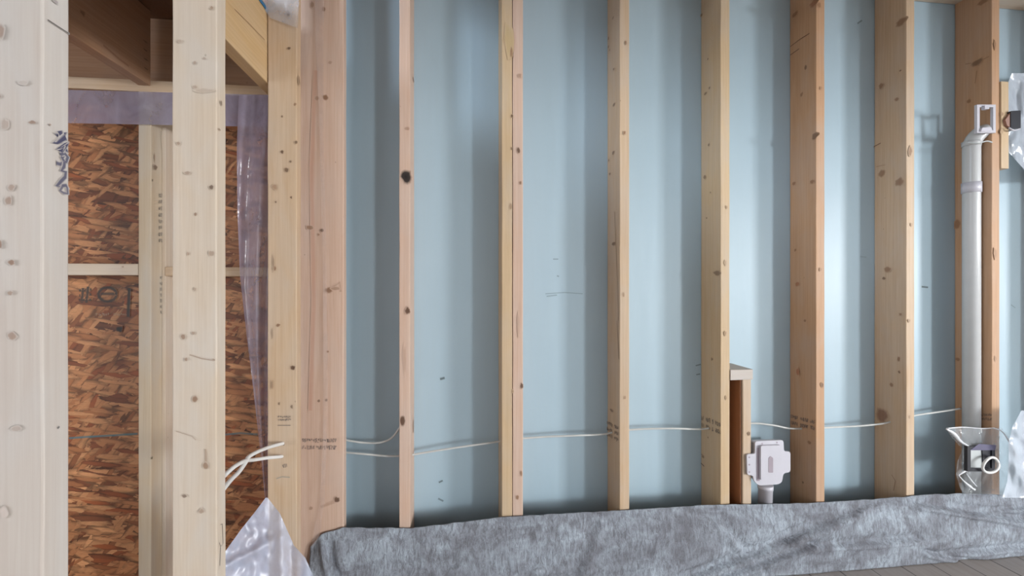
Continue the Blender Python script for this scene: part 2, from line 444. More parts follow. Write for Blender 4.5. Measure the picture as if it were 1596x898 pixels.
# ------------------------------------------------------------------ studs of the blue wall
def wx(k): return -7.06+16*k
studs = {}
def wall_stud(k, x1, mat, label, dec, dz=0, dx=1.5):
    o = lumber('wall_stud', (x1-dx, YF, 1.52), (x1, YB-.05, ZT-.02), 'z', mat, dec)
    tag(o, label, 'stud', 'studs of the blue wall'); return o
x = wx(0)
wall_stud(0, x, W_pink, 'single pinkish stud with a black knot, next right of the wide pink board',
    [kY(632.5, 276, 10, 10, YF, BK, 1), kY(635.5, 484, 5, 6, YF, DK, .95), kY(627, 656, 5, 8, YF, DK, .95),
     kY(635, 201, 5, 3, YF, BR, .5), kY(630, 560, 3, 20, YF, BR, .25), kX(644, 124, 14, 3, x, 1, DK, .8), kX(644, 665, 9, 14, x, 1, BR, .4)])
x = wx(1)
wall_stud(1, x, W_pink, 'pinkish right-hand stud of the doubled pair',
    knots([(808, 235, 3, 5, DK, .9), (810, 118, 3, 4, BR, .5), (813, 601, 3, 5, DK, .9), (806, 775, 3, 4), (812, 738, 2, 4), (811, 285, 2, 3), (808, 505, 2, 20, BR, .25)], lambda a, b, c, d, *r: kY(a, b, c, d, YF, *r)))
wall_stud(1, x-1.58, W_gold, 'yellowish left-hand stud of the doubled pair',
    [kY(*k[:4], YF, *k[4:]) for k in [(797, 82, 3, 9, BR, .7), (798, 181, 2, 3, DK, .9), (797, 232, 2, 3, DK, .7), (796, 322, 3, 5, BR, .5), (799, 610, 2, 3, BR, .6), (793, 62, 8, 30, (.42, .30, .12), .4)]])
x = wx(2)
wall_stud(2, x, W_tan, 'stud next right of the doubled pair, ink stamp above the cable',
    [kY(*k[:4], YF, *k[4:]) for k in [(975, 67, 1.5, 3, BR, .8), (973, 207, 2.5, 3.5, BR, .8), (972, 460, 2, 4, BR, .5), (974, 620, 2, 3, BR, .5)]] +
    [kX(a, b, c, d, x-1.5, -1, DK, .85) for a, b, c, d in [(956, 28, 5, 2.5), (949, 60, 4, 3), (949, 73, 4, 3), (951, 78, 3, 2), (957, 108, 4, 2), (957, 163, 8, 3), (949, 250, 3, 3), (956, 238, 7, 4), (951, 271, 6, 3), (957, 380, 12, 4), (954, 640, 12, 3)]] +
    [stamp(946, 965, 668, 24, 'X', x-1.5, slope=.5, rows=3, st=1, cw=2), sX([(958, 330), (962, 420), (964, 500)], x-1.5, -1, .1, DK, .4), sX([(962, 500), (965, 560)], x-1.5, -1, .12, DK, .7)])
x = wx(3)
wall_stud(3, x, W_gold, 'stud directly left of the short framed opening, ink stamped at cable height',
    [kX(a, b, c, d, x-1.5, -1, DK, .8) for a, b, c, d in [(1094, 24, 5, 3), (1104, 92, 3, 2), (1106, 137, 4, 3), (1100, 146, 7, 3), (1105, 226, 5, 3), (1099, 276, 6, 4), (1118, 426, 14, 6), (1102, 340, 3, 2), (1108, 300, 2, 2), (1110, 560, 5, 3), (1096, 712, 6, 3), (1104, 682, 3, 2)]] +
    [kY(*k[:4], YF, *k[4:]) for k in [(1132, 323, 1.5, 3, BR, .6), (1130, 410, 2, 4, BR, .4), (1131, 620, 1.5, 3, BR, .5), (1130, 520, 2, 4, BR, .6)]] +
    [stamp(1094, 1122, 657, 20, 'X', x-1.5, slope=.4, rows=2, st=1, cw=2.2), sX([(1094, 708), (1098, 712)], x-1.5, -1, .2, INK, .8), sX([(1093, 722), (1098, 727)], x-1.5, -1, .2, INK, .8)])
x = wx(4)
wall_stud(4, x, W_orange, 'reddish knotty stud directly right of the white plastic box',
    [kX(a, b, c, d, x-1.5, -1, cc, .85) for a, b, c, d, cc in [(1270, 4, 18, 7, (.25, .08, .03)), (1240, 22, 10, 5, BR), (1256, 105, 5, 5, DK), (1250, 147, 5, 5, BR), (1271, 212, 11, 6, DK), (1238, 286, 6, 4, BR), (1266, 283, 7, 4, BR), (1243, 443, 7, 5, (.3, .1, .04)), (1244, 580, 7, 7, (.35, .1, .04)), (1255, 500, 4, 3, BR), (1262, 690, 6, 4, BR), (1252, 752, 3, 3, DK), (1240, 390, 4, 3, BR)]] +
    [sX([(1232, 73), (1246, 62), (1262, 52)], x-1.5, -1, .13, DK, .8), sX([(1232, 86), (1246, 76)], x-1.5, -1, .15, DK, .8), stamp(1233, 1270, 654, 17, 'X', x-1.5, slope=.25, rows=2, st=1, cw=2.4)] +
    [kY(*k[:4], YF, *k[4:]) for k in [(1276, 8, 4, 4, BR, .6), (1281, 600, 3, 4, DK, .7), (1279, 138, 2, 3, BR, .5), (1278, 420, 2, 3, BR, .5)]])
x = wx(5)
wall_stud(5, x, W_tan, 'tan stud with a red-brown knot hanging over the cable, third from the right edge',
    [kX(a, b, c, d, x-1.5, -1, cc, .85) for a, b, c, d, cc in [(1405, 34, 13, 8, BR), (1374, 134, 7, 6, BR), (1375, 270, 9, 8, BR), (1402, 283, 12, 9, BR), (1384, 420, 10, 6, BR), (1378, 434, 5, 3, DK), (1376, 648, 16, 13, (.14, .04, .02)), (1398, 155, 5, 4, BR), (1404, 490, 4, 3, BR), (1401, 560, 4, 6, BR), (1390, 600, 5, 4, BR), (1402, 580, 3, 3, DK), (1404, 110, 3, 2, DK)]] +
    [sX([(1362, 229), (1373, 223)], x-1.5, -1, .15, DK, .8), sX([(1390, 740), (1396, 750), (1393, 765)], x-1.5, -1, .12, BR, .6), sX([(1366, 260), (1380, 257)], x-1.5, -1, .1, BR, .5)] +
    [kY(*k[:4], YF, *k[4:]) for k in [(1418, 236, 3.5, 8, BR, .7), (1420, 350, 2, 3, BR, .4), (1416, 500, 2, 3, BR, .5), (1417, 650, 2, 3, BR, .4)]])
x = wx(6)
wall_stud(6, x, W_orange, 'orange-brown stud behind the upright pale pipe',
    [kX(a, b, c, d, x-1.5, -1, cc, .85) for a, b, c, d, cc in [(1524, 97, 13, 7, DK), (1532, 4, 12, 6, BR), (1510, 158, 6, 4, BR), (1492, 350, 8, 10, BR), (1535, 200, 6, 4, BR), (1493, 560, 5, 4, BR)]] +
    [sX([(1505, 100), (1524, 97), (1542, 88)], x-1.5, -1, .15, BR, .5), sX([(1520, 130), (1523, 110)], x-1.5, -1, .15, BR, .5), stamp(1530, 1545, 650, 12, 'X', x-1.5, rows=2, st=.8, cw=3)] +
    [kY(*k[:4], YF, *k[4:]) for k in [(1550, 70, 2.5, 8, BR, .6), (1550, 395, 3, 10, BR, .4), (1551, 560, 2, 5, BR, .4)]])
wall_stud(7, wx(7), W_tan, 'stud just past the right edge beyond the pale pipe', [])

# wide pink board facing the room beside the partition
px0 = onY(470, 449, YF).x-.35
kk = [(487, 8, 4, 5, BR, .6), (505, 15, 4, 4, BR, .8), (507, 152, 5, 5, BR, .85), (494, 154, 4, 4, BR, .5), (483, 355, 7, 4, BR, .7), (502, 359, 3, 3, DK, .8), (513, 452, 6, 5, BR, .8), (523, 450, 8, 3, BR, .5), (511, 548, 2, 2, BR, .8), (497, 625, 2.5, 2.5, DK, .7), (509, 624, 2.5, 2.5, DK, .7), (525.5, 779, 6, 5, DK, .9), (485, 792, 4, 3, BR, .5), (515, 98, 3, 3, BR, .4), (497, 366, 2, 2, BR, .7)]
tag(lumber('corner_board', (px0, YF, 1.52), (-16.05, YF+1.5, ZT-.02), 'z', W_pink,
    [kY(*k[:4], YF, *k[4:]) for k in kk] + [stamp(471, 530, 692, 19, 'Y', YF, rows=2, st=.9, cw=4.5), sY([(492, 110), (486, 260), (489, 470), (484, 640)], YF, .5, (.50, .26, .18), .5), sY([(513, 452), (530, 440), (531, 455)], YF, .3, BR, .3), sY([(500, 790), (520, 783), (530, 778)], YF, .35, BR, .3)]),
    'wide pink flat-turned board filling the corner between partition and blue wall', 'board')

# ------------------------------------------------------------------ partition on the left
def part_stud(px_edge, mat, label, dec, wide=3.5, zt=ZT):
    Y = onX(px_edge, 449, XL).y
    o = lumber('partition_stud', (XL-wide, Y, 1.52), (XL, Y+1.5, ZT-.02), 'z', mat, [f(Y) for f in dec] if dec else None)
    return tag(o, label, 'stud', 'studs of the open partition'), Y
NAVY = (.045, .045, .10)
zz = [(91, 204), (95, 214), (87, 212), (99, 206), (90, 222), (101, 214), (84, 224), (102, 222), (88, 232), (104, 226), (92, 236), (103, 233)]
cv = [(92, 241), (99, 239), (104, 245), (101, 253), (92, 256), (86, 254)]
cv2 = [(100, 238), (95, 246), (99, 252), (98, 260), (94, 266), (101, 268), (100, 276), (93, 283), (87, 290), (94, 290), (101, 289), (104, 296)]
cv3 = [(96, 290), (92, 297), (98, 301), (104, 302), (103, 292)]
s1, YS1 = part_stud(66, W_grey, 'nearest and leftmost big stud with dark marker scribble on its narrow side',
    [lambda Y: sX(zz, XL, 1, .34, NAVY, .95), lambda Y: sX(cv, XL, 1, .2, NAVY, .85), lambda Y: sX(cv2, XL, 1, .2, NAVY, .85), lambda Y: sX(cv3, XL, 1, .15, NAVY, .8),
     lambda Y: sX([(73, 31), (90, 42), (107, 53)], XL, 1, .07, BK, .8), lambda Y: sX([(88, 668), (91, 665)], XL, 1, .1, INK, .8),
     lambda Y: kX(84, 2, 10, 4, XL, 1, (.25, .2, .2), .8), lambda Y: kX(75, 194, 3, 2, XL, 1, BR, .8)] +
    [(lambda k: (lambda Y: kY(*k[:4], Y, *k[4:])))(k) for k in [(3, 50, 8, 12, BR, .6), (52, 191, 7, 3, BR, .7), (10, 195, 8, 9, BR, .35), (20, 293, 5, 6, BR, .5), (16, 314, 6, 7, BR, .6), (2, 382, 5, 7, BR, .8), (21, 409, 5, 5, BR, .8), (19, 457, 4, 4, BR, .6), (20, 524, 7, 7, BR, .6), (27, 668, 8, 5, BR, .35), (0, 150, 4, 4, BR, .6), (8, 798, 6, 10, (.6, .5, .45), .5), (38, 130, 8, 4, BR, .2)]])
s2, YS2 = part_stud(337.5, W_cream, 'pale middle partition stud between the two OSB views',
    [(lambda k: (lambda Y: kY(*k[:4], Y, *k[4:])))(k) for k in [(331, 13, 3, 3, BR, .6), (281, 65, 3, 3, BR, .4), (304, 98, 3, 3, BR, .5), (319, 91, 3, 2, BR, .4), (304, 136, 4, 3, BR, .4), (320, 142, 14, 4, BR, .25), (330, 292, 4, 4, DK, .8), (293, 270, 5, 3, BR, .5), (279, 224, 3, 3, BR, .5), (305, 334, 2.5, 3, BR, .7), (294, 396, 3, 3, BR, .5), (330, 395, 5, 5, BR, .5), (304, 451, 3, 3, BR, .4), (286, 525, 4, 4, BR, .7), (302, 519, 3, 3, BR, .6), (291, 560, 3, 3, BR, .6), (332, 561, 4, 2, BR, .8), (304, 622, 5, 5, BR, .8), (321, 726, 5, 6, BR, .7), (288, 773, 4, 3, DK, .7), (315, 796, 5, 4, BR, .5)]] +
    [lambda Y: sY([(296, 553), (315, 559), (334, 562)], Y, .1, BR, .5), lambda Y: sY([(275, 672), (300, 680), (306, 686)], Y, .06, BR, .4), lambda Y: sY([(321, 700), (322, 726)], Y, .12, BR, .5),
     lambda Y: kX(344, 161, 6, 5, XL, 1, DK, .8), lambda Y: kX(341, 202, 7, 2, XL, 1, BR, .8), lambda Y: sX([(343, 818), (346, 817), (347, 848), (343, 852), (341, 846)], XL, 1, .06, INK, .7), lambda Y: sX([(343, 853), (342, 882)], XL, 1, .06, INK, .7)])
s3, YS3 = part_stud(462.5, W_tan, 'far partition stud standing against the pink corner board',
    [(lambda k: (lambda Y: kY(*k[:4], Y, *k[4:])))(k) for k in [(450, 23, 3, 4, DK, .8), (451, 76, 2.5, 2.5, DK, .8), (440, 182, 2, 2, DK, .7), (460, 163, 2, 3, BR, .7), (440, 237, 3, 3, DK, .9), (453, 252, 2, 2, DK, .7), (447, 265, 4, 4, DK, .8), (462, 222, 2.5, 3, DK, .7), (428, 292, 4, 4, BR, .6), (454, 308, 2, 2, DK, .8), (430, 315, 1.5, 2, DK, .7), (428, 419, 4, 4, BR, .8), (426, 410, 2, 14, DK, .5), (434, 507, 3, 3, BR, .8), (457, 573, 4.5, 4, DK, .95), (424, 600, 2, 8, DK, .5), (435, 629, 2, 3, DK, .7), (455, 634, 2, 3, DK, .7), (424, 520, 2, 8, DK, .4)]] +
    [lambda Y: stamp(433, 453, 652, 8, 'Y', Y, rows=2, st=.9, cw=3), lambda Y: sY([(433, 663), (453, 663)], Y, .09, INK, .7), lambda Y: stamp(441, 446, 726, 10, 'Y', Y, rows=1, st=.8, cw=3), lambda Y: sY([(431, 746), (440, 743), (452, 744)], Y, .13, (.2, .24, .22), .6),
     lambda Y: kY(439, 712, 2.5, 2.5, Y, BK, .9), lambda Y: kY(442, 692, 2.5, 2.5, Y, BK, .9), lambda Y: kX(465, 125, 10, 9, XL, 1, DK, .7)])
print('partition Y', YS1, YS2, YS3)
tag(lumber('top_plate', (XL-3.5, 8, ZT), (XL, YF-.1, ZT+1.5), 'y', W_cream), 'wooden top plate over the three partition studs', 'wall plate')

# ------------------------------------------------------------------ framing beyond the partition
ZP = onY(235, 143, YF).z                     # underside of the low plate
xs = onY(215.5, 449, YF).x
xs1 = onY(235.5, 449, YF).x
fr = [kX(241, 261, 7, 6, xs1, 1, DK, .9), kX(241, 259, 4, 3, xs1, 1, (.5, .35, .2), .8), kX(237, 281, 3, 3, xs1, 1, BK, .9), kX(236, 714, 4, 3, xs1, 1, BK, .9), kX(262, 562, 10, 4, xs1, 1, DK, .7), kX(240, 245, 2, 9, xs1, 1, BR, .7),
      stamp(247, 256, 340, 70, 'X', xs1, side=1, rows=8, st=.95, cw=2.5), stamp(249, 254, 460, 55, 'X', xs1, side=1, rows=7, st=.8, cw=2.5), sX([(252, 205), (254, 230), (256, 260)], xs1, 1, .5, (.35, .28, .24), .6)]
tag(lumber('wall_stud', (xs, YF, 1.52), (xs1, YB-.05, ZP-.02), 'z', W_stain, fr), 'yellowish stud standing against the OSB, between the two nearest partition studs', 'stud')
# the lighter strip nailed to its right side
tag(lumber('nailed_strip', (xs1+.02, onX(252, 449, xs1).y, 1.52), (xs1+.45, YB-.1, onX(254, 200, xs1).z), 'z', W_cream, rad=.05, topcut=0), 'thin pale strip nailed to the side of the stud against the OSB', 'strip')
xe = onY(412, 449, YF).x
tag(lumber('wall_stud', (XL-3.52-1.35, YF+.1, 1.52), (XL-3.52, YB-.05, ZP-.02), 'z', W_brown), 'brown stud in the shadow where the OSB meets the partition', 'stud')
zb0, zb1 = onY(160, 429, YF).z, onY(160, 411, YF).z
tag(lumber('blocking', (XLL+40, YF+.02, zb0), (xs-.05, YF+3.5, zb1), 'x', W_cream, [kY(192, 416, 2, 1.5, YF, BR, .5)]), 'horizontal wood blocking across the OSB just right of the nearest stud', 'blocking')
yb2 = onX(257, 420, xs1+.45).y
zc0, zc1 = onY(390, 431, yb2).z, onY(390, 416.5, yb2).z
tag(lumber('blocking', (xs1+.5, yb2, zc0), (XL-3.52-1.4, YB-.1, zc1), 'x', W_tan), 'horizontal wood blocking across the OSB behind the hanging plastic film', 'blocking')
tag(lumber('low_plate', (XLL+1, YF, ZP), (XL-3.55, YB-.05, ZP+1.5), 'x', W_tan), 'wooden plate lying along the top of the OSB bays under the joists', 'wall plate')
ZJ = ZP+.75; ZJ1 = ZP+10.6
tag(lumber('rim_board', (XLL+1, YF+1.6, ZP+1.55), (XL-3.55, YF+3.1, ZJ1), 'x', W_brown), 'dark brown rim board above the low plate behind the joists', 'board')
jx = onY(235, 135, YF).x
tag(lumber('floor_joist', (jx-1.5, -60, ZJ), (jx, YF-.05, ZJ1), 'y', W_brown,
    [kX(128, 20, 9, 6, jx, 1, DK, .7), kX(226, 78, 8, 2, jx, 1, BK, .6), kX(227, 93, 8, 2, jx, 1, BK, .6), kX(227, 107, 8, 2, jx, 1, BK, .6), kX(226, 65, 8, 2, jx, 1, BK, .5), sX([(160, 70), (185, 92), (200, 103)], jx, 1, .25, (.2, .08, .04), .5)]),
    'brown floor joist running back to the rim board above the OSB', 'joist')
xj2 = XL-3.6
tag(lumber('floor_joist', (xj2-1.5, -60, ZJ-.6), (xj2, YF-.05, ZJ1-1.2), 'y', W_yellow,
    [sX([(365, 14), (385, 34), (412, 62)], xj2, 1, .07, BR, .6)]), 'bright yellow joist running back beside the far partition stud', 'joist')
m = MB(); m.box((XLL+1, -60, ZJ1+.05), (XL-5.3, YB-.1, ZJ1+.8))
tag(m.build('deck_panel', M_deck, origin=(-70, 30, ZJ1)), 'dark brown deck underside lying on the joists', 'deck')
# blue tarp edge along the joist
mb = MB(); P = []
for i in range(30):
    y = 20+(YF-21)*i/29; zt = ZJ1-1.2
    P.append([Vector((xj2+.08, y, zt-.35)), Vector((xj2+.1, y, zt+.08)), Vector((xj2-.2, y, zt+.15)), Vector((xj2-2.0, y, zt+.12+.1*math.sin(i)))])
mb.grid(P); tag(mb.build('tarp_edge', M_blue, origin=(xj2, 40, ZJ1), solid=.06), 'thin blue tarp edge along the top of the bright yellow joist', 'tarp')

# ------------------------------------------------------------------ plastic films
def rows_sheet(rows, Yf, nu, nv, amp, fold=None, seed=0, skew=0):
    """rows: (py, px left, px right); interpolated, wrinkled in depth"""
    P = []
    for i in range(nv+1):
        t = i/nv*(len(rows)-1); k = min(int(t), len(rows)-2); f = t-k
        py = rows[k][0]*(1-f)+rows[k+1][0]*f; a = rows[k][1]*(1-f)+rows[k+1][1]*f; b = rows[k][2]*(1-f)+rows[k+1][2]*f
        dy = (rows[k][3] if len(rows[k]) > 3 else 0)*(1-f)+(rows[k+1][3] if len(rows[k+1]) > 3 else 0)*f
        r = []
        for j in range(nu+1):
            s_ = j/nu; x_ = a+(b-a)*s_; y_ = py+dy*s_
            Y = Yf(x_, y_) if callable(Yf) else Yf
            Y += amp*(noise.noise(Vector((x_*.03+seed, y_*.02, seed)))+.5*noise.noise(Vector((x_*.09+seed, y_*.06, seed+4))))
            if fold: Y += fold(x_, y_, s_)
            r.append(onY(x_, y_, Y))
        P.append(r)
    return P
def sheet(name, rows, Yf, mat, label, cat='plastic film', nu=30, nv=50, amp=.5, fold=None, seed=0, solid=0, group=None):
    mb = MB(); P = rows_sheet(rows, Yf, nu, nv, amp, fold, seed); mb.grid(P)
    c = P[len(P)//2][len(P[0])//2]
    return tag(mb.build(name, mat, origin=tuple(c), solid=solid), label, cat, group)
sheet('vapour_barrier', [(139, 60, 424, 9), (165, 60, 424, 6), (191, 60, 424, 7)], YF-.35, M_strip, 'greyish vapour barrier strip hanging from the low plate across the OSB bays', nu=60, nv=12, amp=.15)
sheet('hanging_film', [(148, 372, 424), (230, 369, 423), (330, 370, 422), (430, 374, 421), (520, 384, 421), (600, 394, 420), (690, 404, 419), (780, 413, 419)], YF-1.0, M_filmthin,
      'long clear plastic film tapering down beside the far partition stud', nu=24, nv=60, amp=.25, fold=lambda x, y, s: .5*math.cos(s*9+y*.01), seed=3)
sheet('draped_film', [(776, 414, 417), (800, 396, 436), (825, 376, 447), (850, 358, 458), (870, 344, 476), (900, 330, 489), (960, 320, 495), (1015, 315, 500)], lambda x, y: 53.5-.012*(y-776)-.03*max(0, 420-x), M_film,
      'milky plastic sheet bunched on the floor before the far partition stud', nu=60, nv=70, amp=.45, fold=lambda x, y, s: -.8*math.exp(-((x-437-.02*(y-800))/9)**2)+.7*math.exp(-((x-455)/8)**2)-.6*math.exp(-((y-868+.5*(x-380))/9)**2), seed=8)
sheet('film_strip', [(-40, 490, 506), (60, 492, 504), (200, 498, 504), (400, 503, 509), (600, 504, 511), (700, 503, 509), (780, 498, 506), (850, 485, 496), (905, 478, 490)], YF-.45, M_haze,
      'narrow clear plastic strip hanging down the wide pink board', nu=10, nv=60, amp=.2, seed=5)
sheet('film_scrap', [(-30, 400, 470), (0, 402, 466), (28, 421, 464, 16)], YS3-.5, M_scrap, 'pale plastic scrap at the head of the far partition stud', nu=20, nv=14, amp=.3, seed=6)

# ------------------------------------------------------------------ grey felt along the foot of the wall
top = [(470, 905), (484, 852), (500, 833), (535, 822), (640, 823), (700, 816), (780, 806), (880, 800), (975, 795), (1100, 787), (1190, 785.5), (1260, 784), (1330, 780), (1400, 775), (1440, 771), (1500, 769), (1560, 771), (1600, 776), (1680, 782)]
def interp(tb, x):
    for (a, ya), (b, yb) in zip(tb, tb[1:]):
        if x <= b: return ya+(yb-ya)*max(0, (x-a))/(b-a)
    return tb[-1][1]
FS = -1.25
creases = [((1060, 905), (1230, 838), 9, .6), ((1230, 838), (1330, 797), 10, .55), ((1330, 790), (1440, 772), 6, .45), ((1130, 898), (1260, 850), 6, .5), ((1260, 850), (1420, 838), 7, .35), ((1430, 785), (1600, 812), 7, .6),
           ((1470, 862), (1600, 850), 6, .4), ((1120, 815), (1180, 880), 10, .16), ((1135, 832), (1190, 895), 6, .15), ((505, 835), (520, 905), 7, .8), ((520, 905), (700, 880), 14, .3), ((840, 880), (1000, 870), 12, .3), ((1440, 860), (1520, 880), 5, .5), ((900, 900), (930, 820), 12, .25), ((1180, 862), (1230, 850), 5, .3), ((1510, 800), (1600, 790), 5, .35)]
def seg_d(x, y, a, b):
    ax, ay = a; bx, by = b; L = (bx-ax)**2+(by-ay)**2; t = max(0, min(1, ((x-ax)*(bx-ax)+(y-ay)*(by-ay))/L))
    dx, dy = x-(ax+t*(bx-ax)), y-(ay+t*(by-ay)); sg = 1 if (x-ax)*(by-ay)-(y-ay)*(bx-ax) > 0 else -1
    return math.hypot(dx, dy)*sg
mb = MB(); P = []; nu, nv = 420, 60
for i in range(nv+1):
    r = []; v = i/nv
    for j in range(nu+1):
        x_ = 484+(1680-484)*j/nu
        tp = onY(x_, interp(top, x_)+1.2*noise.noise(Vector((x_*.06, 0, 0))), YF-.35)
        # lower edge touches the floor a little in front of the studs
        bt = Vector((tp.x, YF-1.0-.5*noise.noise(Vector((x_*.012, 3, 0))), .12))
        p = tp.lerp(bt, v)
        d = p-Vector((0, 0, H)); dep = d.x*sn+d.y*cs; sx = CX+F*(d.x*cs-d.y*sn)/dep; sy = CY-F*d.z/dep
        off = .25*noise.noise(Vector((p.x*.16, p.z*.2, 5)))+.10*noise.noise(Vector((p.x*.7, p.z*.5, 8)))
        for a, b, w_, am in creases:
            q = seg_d(sx, sy, a, b)
            off += FS*am*(math.exp(-((q-w_*.7)/w_)**2) - .8*math.exp(-((q+w_*.5)/(w_*.6))**2))
        bulge = .55*math.sin(PI*v)+.25*v
        k_ = min(1, v*6)
        p.y -= max(0, bulge*k_+off*k_*.9 + .05)
        r.append(p)
    P.append(r)
mb.grid(P)
tag(mb.build('felt_sheet', M_felt, origin=(20, YF-1, 0), solid=.12), 'grey felt sheet fastened along the foot of the stud wall', 'felt sheet')

# ------------------------------------------------------------------ short framed opening right of the fourth stud bay
xq0, xq1 = wx(3)+.05, onY(1171, 449, YF).x
zc = onY(1160, 592, YF).z
cr = tag(lumber('short_stud', (xq1-1.4, YF+.02, 1.52), (xq1, YB-.1, zc-.02), 'z', W_tan,
     [kX(1147, 630, 7, 5, xq1-1.4, -1, BK, .6), kX(1150, 640, 12, 5, xq1-1.4, -1, DK, .4), kY(1167, 676, 2.5, 3, YF, DK, .8), kX(1147, 772, 5, 4, xq1-1.4, -1, DK, .6)]), 'short tan stud under the little cap beside the white plastic box', 'stud')
tag(lumber('shade_sheet', (xq1-1.68, YF+.3, 1.52), (xq1-1.44, YB-.1, zc-.02), 'z', W_shade, rad=.04, warp=.01), 'added dark red-brown sheet painting shade on the left side of the short stud', 'board')  # added sheet, its dark colour gives the stud a shaded side face
tag(lumber('cap_block', (xq0, YF-.15, zc), (xq1+.15, YB-.1, zc+1.6), 'x', W_grey), 'short flat block capping the short stud', 'block')

# ------------------------------------------------------------------ cables
def smooth_path(pts, n=8):
    pts = [Vector(p) for p in pts]; q = [pts[0]]+pts+[pts[-1]]; out = []
    for i in range(1, len(q)-2):
        a, b, c, d = q[i-1:i+3]
        for k in range(n):
            t = k/n; out.append(.5*((2*b)+(c-a)*t+(2*a-5*b+4*c-d)*t*t+(3*b-a-3*c+d)*t**3))
    out.append(pts[-1]); return out
ym = 65.2
run = [(515, 700), (537, 705), (570, 708), (605, 711), (635, 710), (660, 706), (710, 698), (760, 691), (800, 685), (850, 681), (900, 679), (940, 677), (965, 672), (1000, 669), (1050, 668), (1093, 669), (1125, 664), (1172, 660), (1205, 663), (1232, 668), (1265, 668), (1300, 666), (1340, 664), (1378, 660), (1400, 654), (1430, 647), (1465, 642), (1497, 637)]
m = MB(); m.tube(smooth_path([onY(x_, y_, ym+.35*math.sin(x_*.04)) for x_, y_ in run]), .15, 8)
tag(m.build('cable', M_wire, origin=tuple(onY(800, 690, ym))), 'long white cable strung through the studs across the whole blue wall', 'cable')
m = MB(); m.tube(smooth_path([onY(x_, y_, 65.6) for x_, y_ in [(515, 683), (537, 686), (565, 690), (592, 690), (610, 683), (622, 668), (630, 656)]]), .15, 8)
tag(m.build('cable', M_wire, origin=tuple(onY(570, 690, 65.6))), 'short white cable curving up into the single pinkish stud', 'cable')
def left_cable(lst, label):
    m = MB(); m.tube(smooth_path([onY(x_, y_, Y) for x_, y_, Y in lst]), .21, 10)
    tag(m.build('cable', M_cable, origin=tuple(onY(lst[2][0], lst[2][1], lst[2][2]))), label, 'cable')
left_cable([(444, 691, YS3+.8), (438, 692, YS3-.6), (420, 697, YS3-3), (402, 704, YS3-6), (388, 712, YS3-8), (382, 722, YS3-9.2), (372, 736, YS3-11), (360, 748, YS3-13), (347, 764, YS3-15), (338, 775, YS2+2.2), (330, 782, YS2+.8)], 'white cable from the upper hole in the far partition stud, crossing down left')
left_cable([(442, 711, YS3+.8), (436, 712, YS3-.6), (415, 714, YS3-3), (395, 717, YS3-6), (384, 718, YS3-8.6), (374, 722, YS3-10.5), (362, 730, YS3-12.2), (347, 744, YS3-14), (336, 752, YS2+2.2), (328, 758, YS2+.8)], 'white cable from the lower hole in the far partition stud, crossing up over its twin')

# ------------------------------------------------------------------ white plastic box on its pipe
def rounded(pts, r=2.0, n=4):
    """pixel outline with rounded corners"""
    out = []; L = len(pts)
    for i in range(L):
        p, c, q = Vector((*pts[i-1], 0)), Vector((*pts[i], 0)), Vector((*pts[(i+1) % L], 0))
        a = c+(p-c).normalized()*min(r, (p-c).length*.45); b = c+(q-c).normalized()*min(r, (q-c).length*.45)
        for k in range(n+1):
            t = k/n; out.append(((1-t)**2*a+2*t*(1-t)*c+t*t*b))
    return [(v.x, v.y) for v in out]
def plate(mb, pts, Y, depth, r=2):
    o = [onY(x_, y_, Y) for x_, y_ in rounded(pts, r)]
    mb.prism(o[::-1] if False else o, -Y_, depth)
YW = 61.8
base = onY(1195, 785, YW)
wb = empty('vacuum_inlet', (base.x, YW, base.z), 'white plastic outlet box with slotted face, beside the short capped stud', 'outlet box')
m = MB()
plate(m, [(1164, 708), (1177, 708), (1177, 688), (1221, 686), (1222, 704), (1232, 704), (1232, 736), (1221, 738), (1219, 751), (1214, 755), (1183, 757), (1175, 750), (1174, 741), (1165, 741)], YW, .3, 4)
m.build('flange', M_white, wb)
m = MB(); plate(m, [(1186, 695), (1219, 693), (1218, 748), (1186, 750)], YW-.05, -.0, 3) if False else None
plate(m, [(1186, 695), (1218, 694), (1217, 747), (1186, 749)], YW-.45, .44, 3); fp = m.build('face_plate', M_white, wb)
m = MB(); plate(m, [(1181, 692), (1221, 691), (1219, 752), (1181, 753)], YW+2.2, 1.88, 3); m.build('box_body', M_white, wb)
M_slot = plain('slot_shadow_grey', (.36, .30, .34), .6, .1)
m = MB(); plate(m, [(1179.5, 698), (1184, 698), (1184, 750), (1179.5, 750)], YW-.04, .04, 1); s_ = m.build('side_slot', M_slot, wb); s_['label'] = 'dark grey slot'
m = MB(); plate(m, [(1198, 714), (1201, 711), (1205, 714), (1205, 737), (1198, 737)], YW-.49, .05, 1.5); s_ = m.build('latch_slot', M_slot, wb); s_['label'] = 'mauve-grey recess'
for y_ in (713, 724.5, 736):
    m = MB(); c = onY(1168, y_, YW-.03)
    m.prism([c+Vector((.13*math.cos(a), 0, .13*math.sin(a))) for a in [2*PI*k/12 for k in range(12)]][::-1], -Y_, .03)
    m.build('screw_hole', M_slot, wb)
for xx, yy in ((1188, 692), (1211, 690)):
    m = MB(); c = onY(xx, yy, YW-.03); m.prism([c+Vector((.12*math.cos(a), 0, .12*math.sin(a))) for a in [2*PI*k/12 for k in range(12)]][::-1], -Y_, .03); m.build('screw_hole', M_slot, wb)
m = MB(); c = onY(1193, 757, YW+1.2); c2 = Vector((c.x-.25, c.y, 1.6))
m.tube([c+Z_*.2, c-Z_*.5, c-Z_*.51, c2], [1.1, 1.1, 1.02, 1.0], 24); m.build('pipe', M_white, wb)

